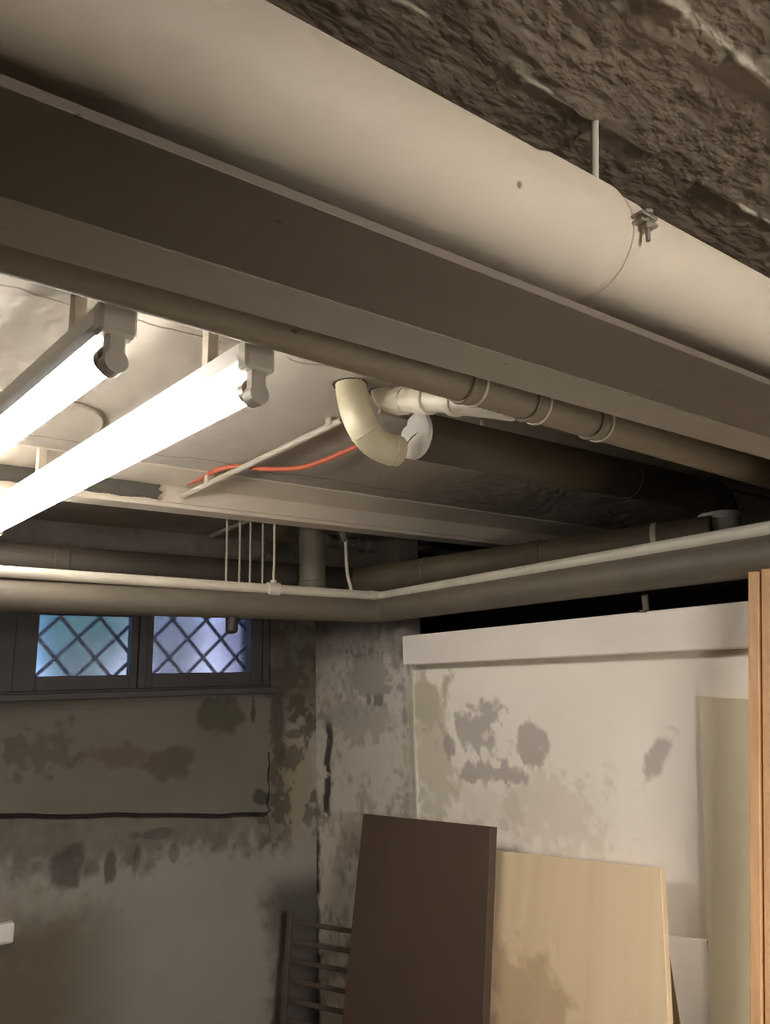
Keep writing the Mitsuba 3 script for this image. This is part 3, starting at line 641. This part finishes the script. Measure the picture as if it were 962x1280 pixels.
# unseen fill lights, added to brighten the near pipe and right wall
def fill_light(label, o, d, L, hood):
    wl = thing('fill_light', label, 'lamp')
    wo = np.array(o, float); wd = np.array(d, float); wd /= np.linalg.norm(wd)
    wx = np.cross(wd, [0, 0, 1.0]); wx /= np.linalg.norm(wx); wz = np.cross(wx, wd)
    obj('housing', frame_box(wo - wx * 0.17 - wz * 0.12 - wd * 0.06, wx, wd, wz, (0.34, 0.055, 0.24), 0.006), 'dark_metal', wl)
    c4 = [wo + wx * a + wz * b for a, b in ((-0.15, -0.1), (0.15, -0.1), (0.15, 0.1), (-0.15, 0.1))]
    q4 = trimesh.Trimesh(c4, [(0, 1, 2), (0, 2, 3)], process=False)
    if q4.face_normals[0].dot(wd) < 0: q4.invert()
    obj('lens', q4, 'lamp_white', wl, emitter={'type': 'area', 'radiance': {'type': 'rgb', 'value': [L * 1.0, L * 0.96, L * 0.905]}})
    obj('pole', sweep([wo - wd * 0.03 - [0, 0, 0.10], [wo[0] - wd[0] * 0.03, wo[1] - wd[1] * 0.03, FLOOR]], 0.014, 14), 'dark_metal', wl)
    if hood: obj('hood', frame_box(wo - wx * 0.19 + wz * 0.12 - wd * 0.02, wx, wd, wz, (0.38, hood, 0.004), 0.001), 'dark_metal', wl)
fill_light('added fill light on a tall stand, unseen behind the camera', (0.50, -0.95, 0.33), (0.70, 0.66, -0.12), FILL_HIGH, 0)
fill_light('added hooded fill light on a low stand, unseen behind the camera', (0.45, -0.40, -0.10), (0.88, 0.65, -0.50), FILL_LOW, 0.26)

# ------------------------------------------------------------------ things leaning on the walls
def leaning(name, top_a, top_b, lean, thick, bsdf, label, ccat, edge=None, rot=0.0, bottom=FLOOR):
    """A flat board: its upper edge from top_a (far) to top_b (near), leaning by lean metres per metre of height against the right wall, turned by rot (dy per dz)."""
    a, b = np.array(top_a, float), np.array(top_b, float)
    h = min(a[2], b[2]) - bottom
    ey = (b - a) / np.linalg.norm(b - a)
    W = np.linalg.norm(b - a)
    ey = ey + np.array([0, 0, -rot * 0 if abs(ey[2]) > 0.03 else rot]); ey /= np.linalg.norm(ey)
    dn = np.array([-lean, 0, -1.0]); dn -= ey * dn.dot(ey) ; dn /= np.linalg.norm(dn)
    nx = np.cross(ey, dn); nx = nx if nx[0] > 0 else -nx
    Hh = h / abs(dn[2])
    M = frame_box(a, ey, dn, nx, (W, Hh, thick), 0.0012)
    if np.linalg.det(np.stack([ey, dn, nx])) < 0: M.invert()
    return solo(name, M, bsdf, label, ccat)
leaning('board', (1.567, 2.350, -0.458), (1.575, 1.704, -0.417), 0.20, 0.026, 'brown_board', 'dark brown board leaning on the right wall beside the pale plywood sheet', 'board', rot=0.075)
leaning('board', (1.616, 1.745, -0.492), (1.625, 1.183, -0.447), 0.20, 0.018, 'plywood', 'pale tan plywood sheet leaning on the right wall, right of the dark brown board', 'board', rot=0.03)
leaning('board', (1.677, 1.068, -0.056), (1.677, 0.82, -0.053), 0.05, 0.010, 'khaki_board', 'tall khaki board against the right wall, behind the timber battens', 'board', rot=-0.065)
leaning('board', (1.664, 1.215, -0.604), (1.666, 1.110, -0.592), 0.05, 0.010, 'white_board', 'narrow white board leaning on the white wall between the plywood and the khaki board', 'board', rot=-0.09)

def batten(y0, y1, x0, d, label):
    a = np.array([x0, y1, 0.200]); h = 1.8
    dn = np.array([-0.10, 0.075, -1.0]); dn /= np.linalg.norm(dn)
    ey = np.array([0, 1.0, 0.0]); ey -= dn * ey.dot(dn); ey /= np.linalg.norm(ey)
    nx = np.cross(ey, dn); nx = nx if nx[0] > 0 else -nx
    M = frame_box(a, ey, dn, nx, (y0 - y1, h / abs(dn[2]), d), 0.0015)
    if np.linalg.det(np.stack([ey, dn, nx])) < 0: M.invert()
    return solo('timber_batten', M, 'timber', label, 'batten', 'timber battens at the right edge')
batten(0.828, 0.806, 1.527, 0.026, 'left of the two orange-brown timber battens leaning at the right edge')
batten(0.801, 0.745, 1.529, 0.024, 'right and wider timber batten leaning at the right edge of the photo')

# slatted frame in the corner
sf = thing('slatted_frame', 'dark slatted wooden frame leaning in the corner behind the brown board', 'frame')
pa, pb = np.array([1.515, 2.79, -0.885]), np.array([1.66, 2.42, -0.875])
ed = (pb - pa) / np.linalg.norm(pb - pa)
dn = np.array([-0.16, 0.04, -1.0]); dn -= ed * dn.dot(ed); dn /= np.linalg.norm(dn)
nn = np.cross(ed, dn)
W_, H_ = np.linalg.norm(pb - pa), 0.72
def fb(o, dims): 
    M = frame_box(o, ed, dn, nn, dims, 0.002)
    return M
obj('rail', fb(pa - dn * 0.03 - nn * 0.02, (0.022, H_, 0.02)), 'slat_wood', sf)
obj('rail', fb(pb - dn * 0.03 - nn * 0.02, (0.022, H_, 0.02)), 'slat_wood', sf)
for k in range(11):
    obj('slat', fb(pa + dn * (k * 0.064) + ed * 0.0, (W_ + 0.02, 0.016, 0.012)), 'slat_wood', sf)

# small socket at the left edge of the back wall
bx = thing('junction_box', 'small white junction box on the dark back wall at the left edge', 'box')
obj('housing', box(0.47, 0.556, YB - 0.058, YB - 0.02, -0.792, -0.732, 0.005), 'lamp_white', bx)
obj('cover', box(0.478, 0.548, YB - 0.062, YB - 0.057, -0.785, -0.739, 0.002), 'lamp_white', bx)
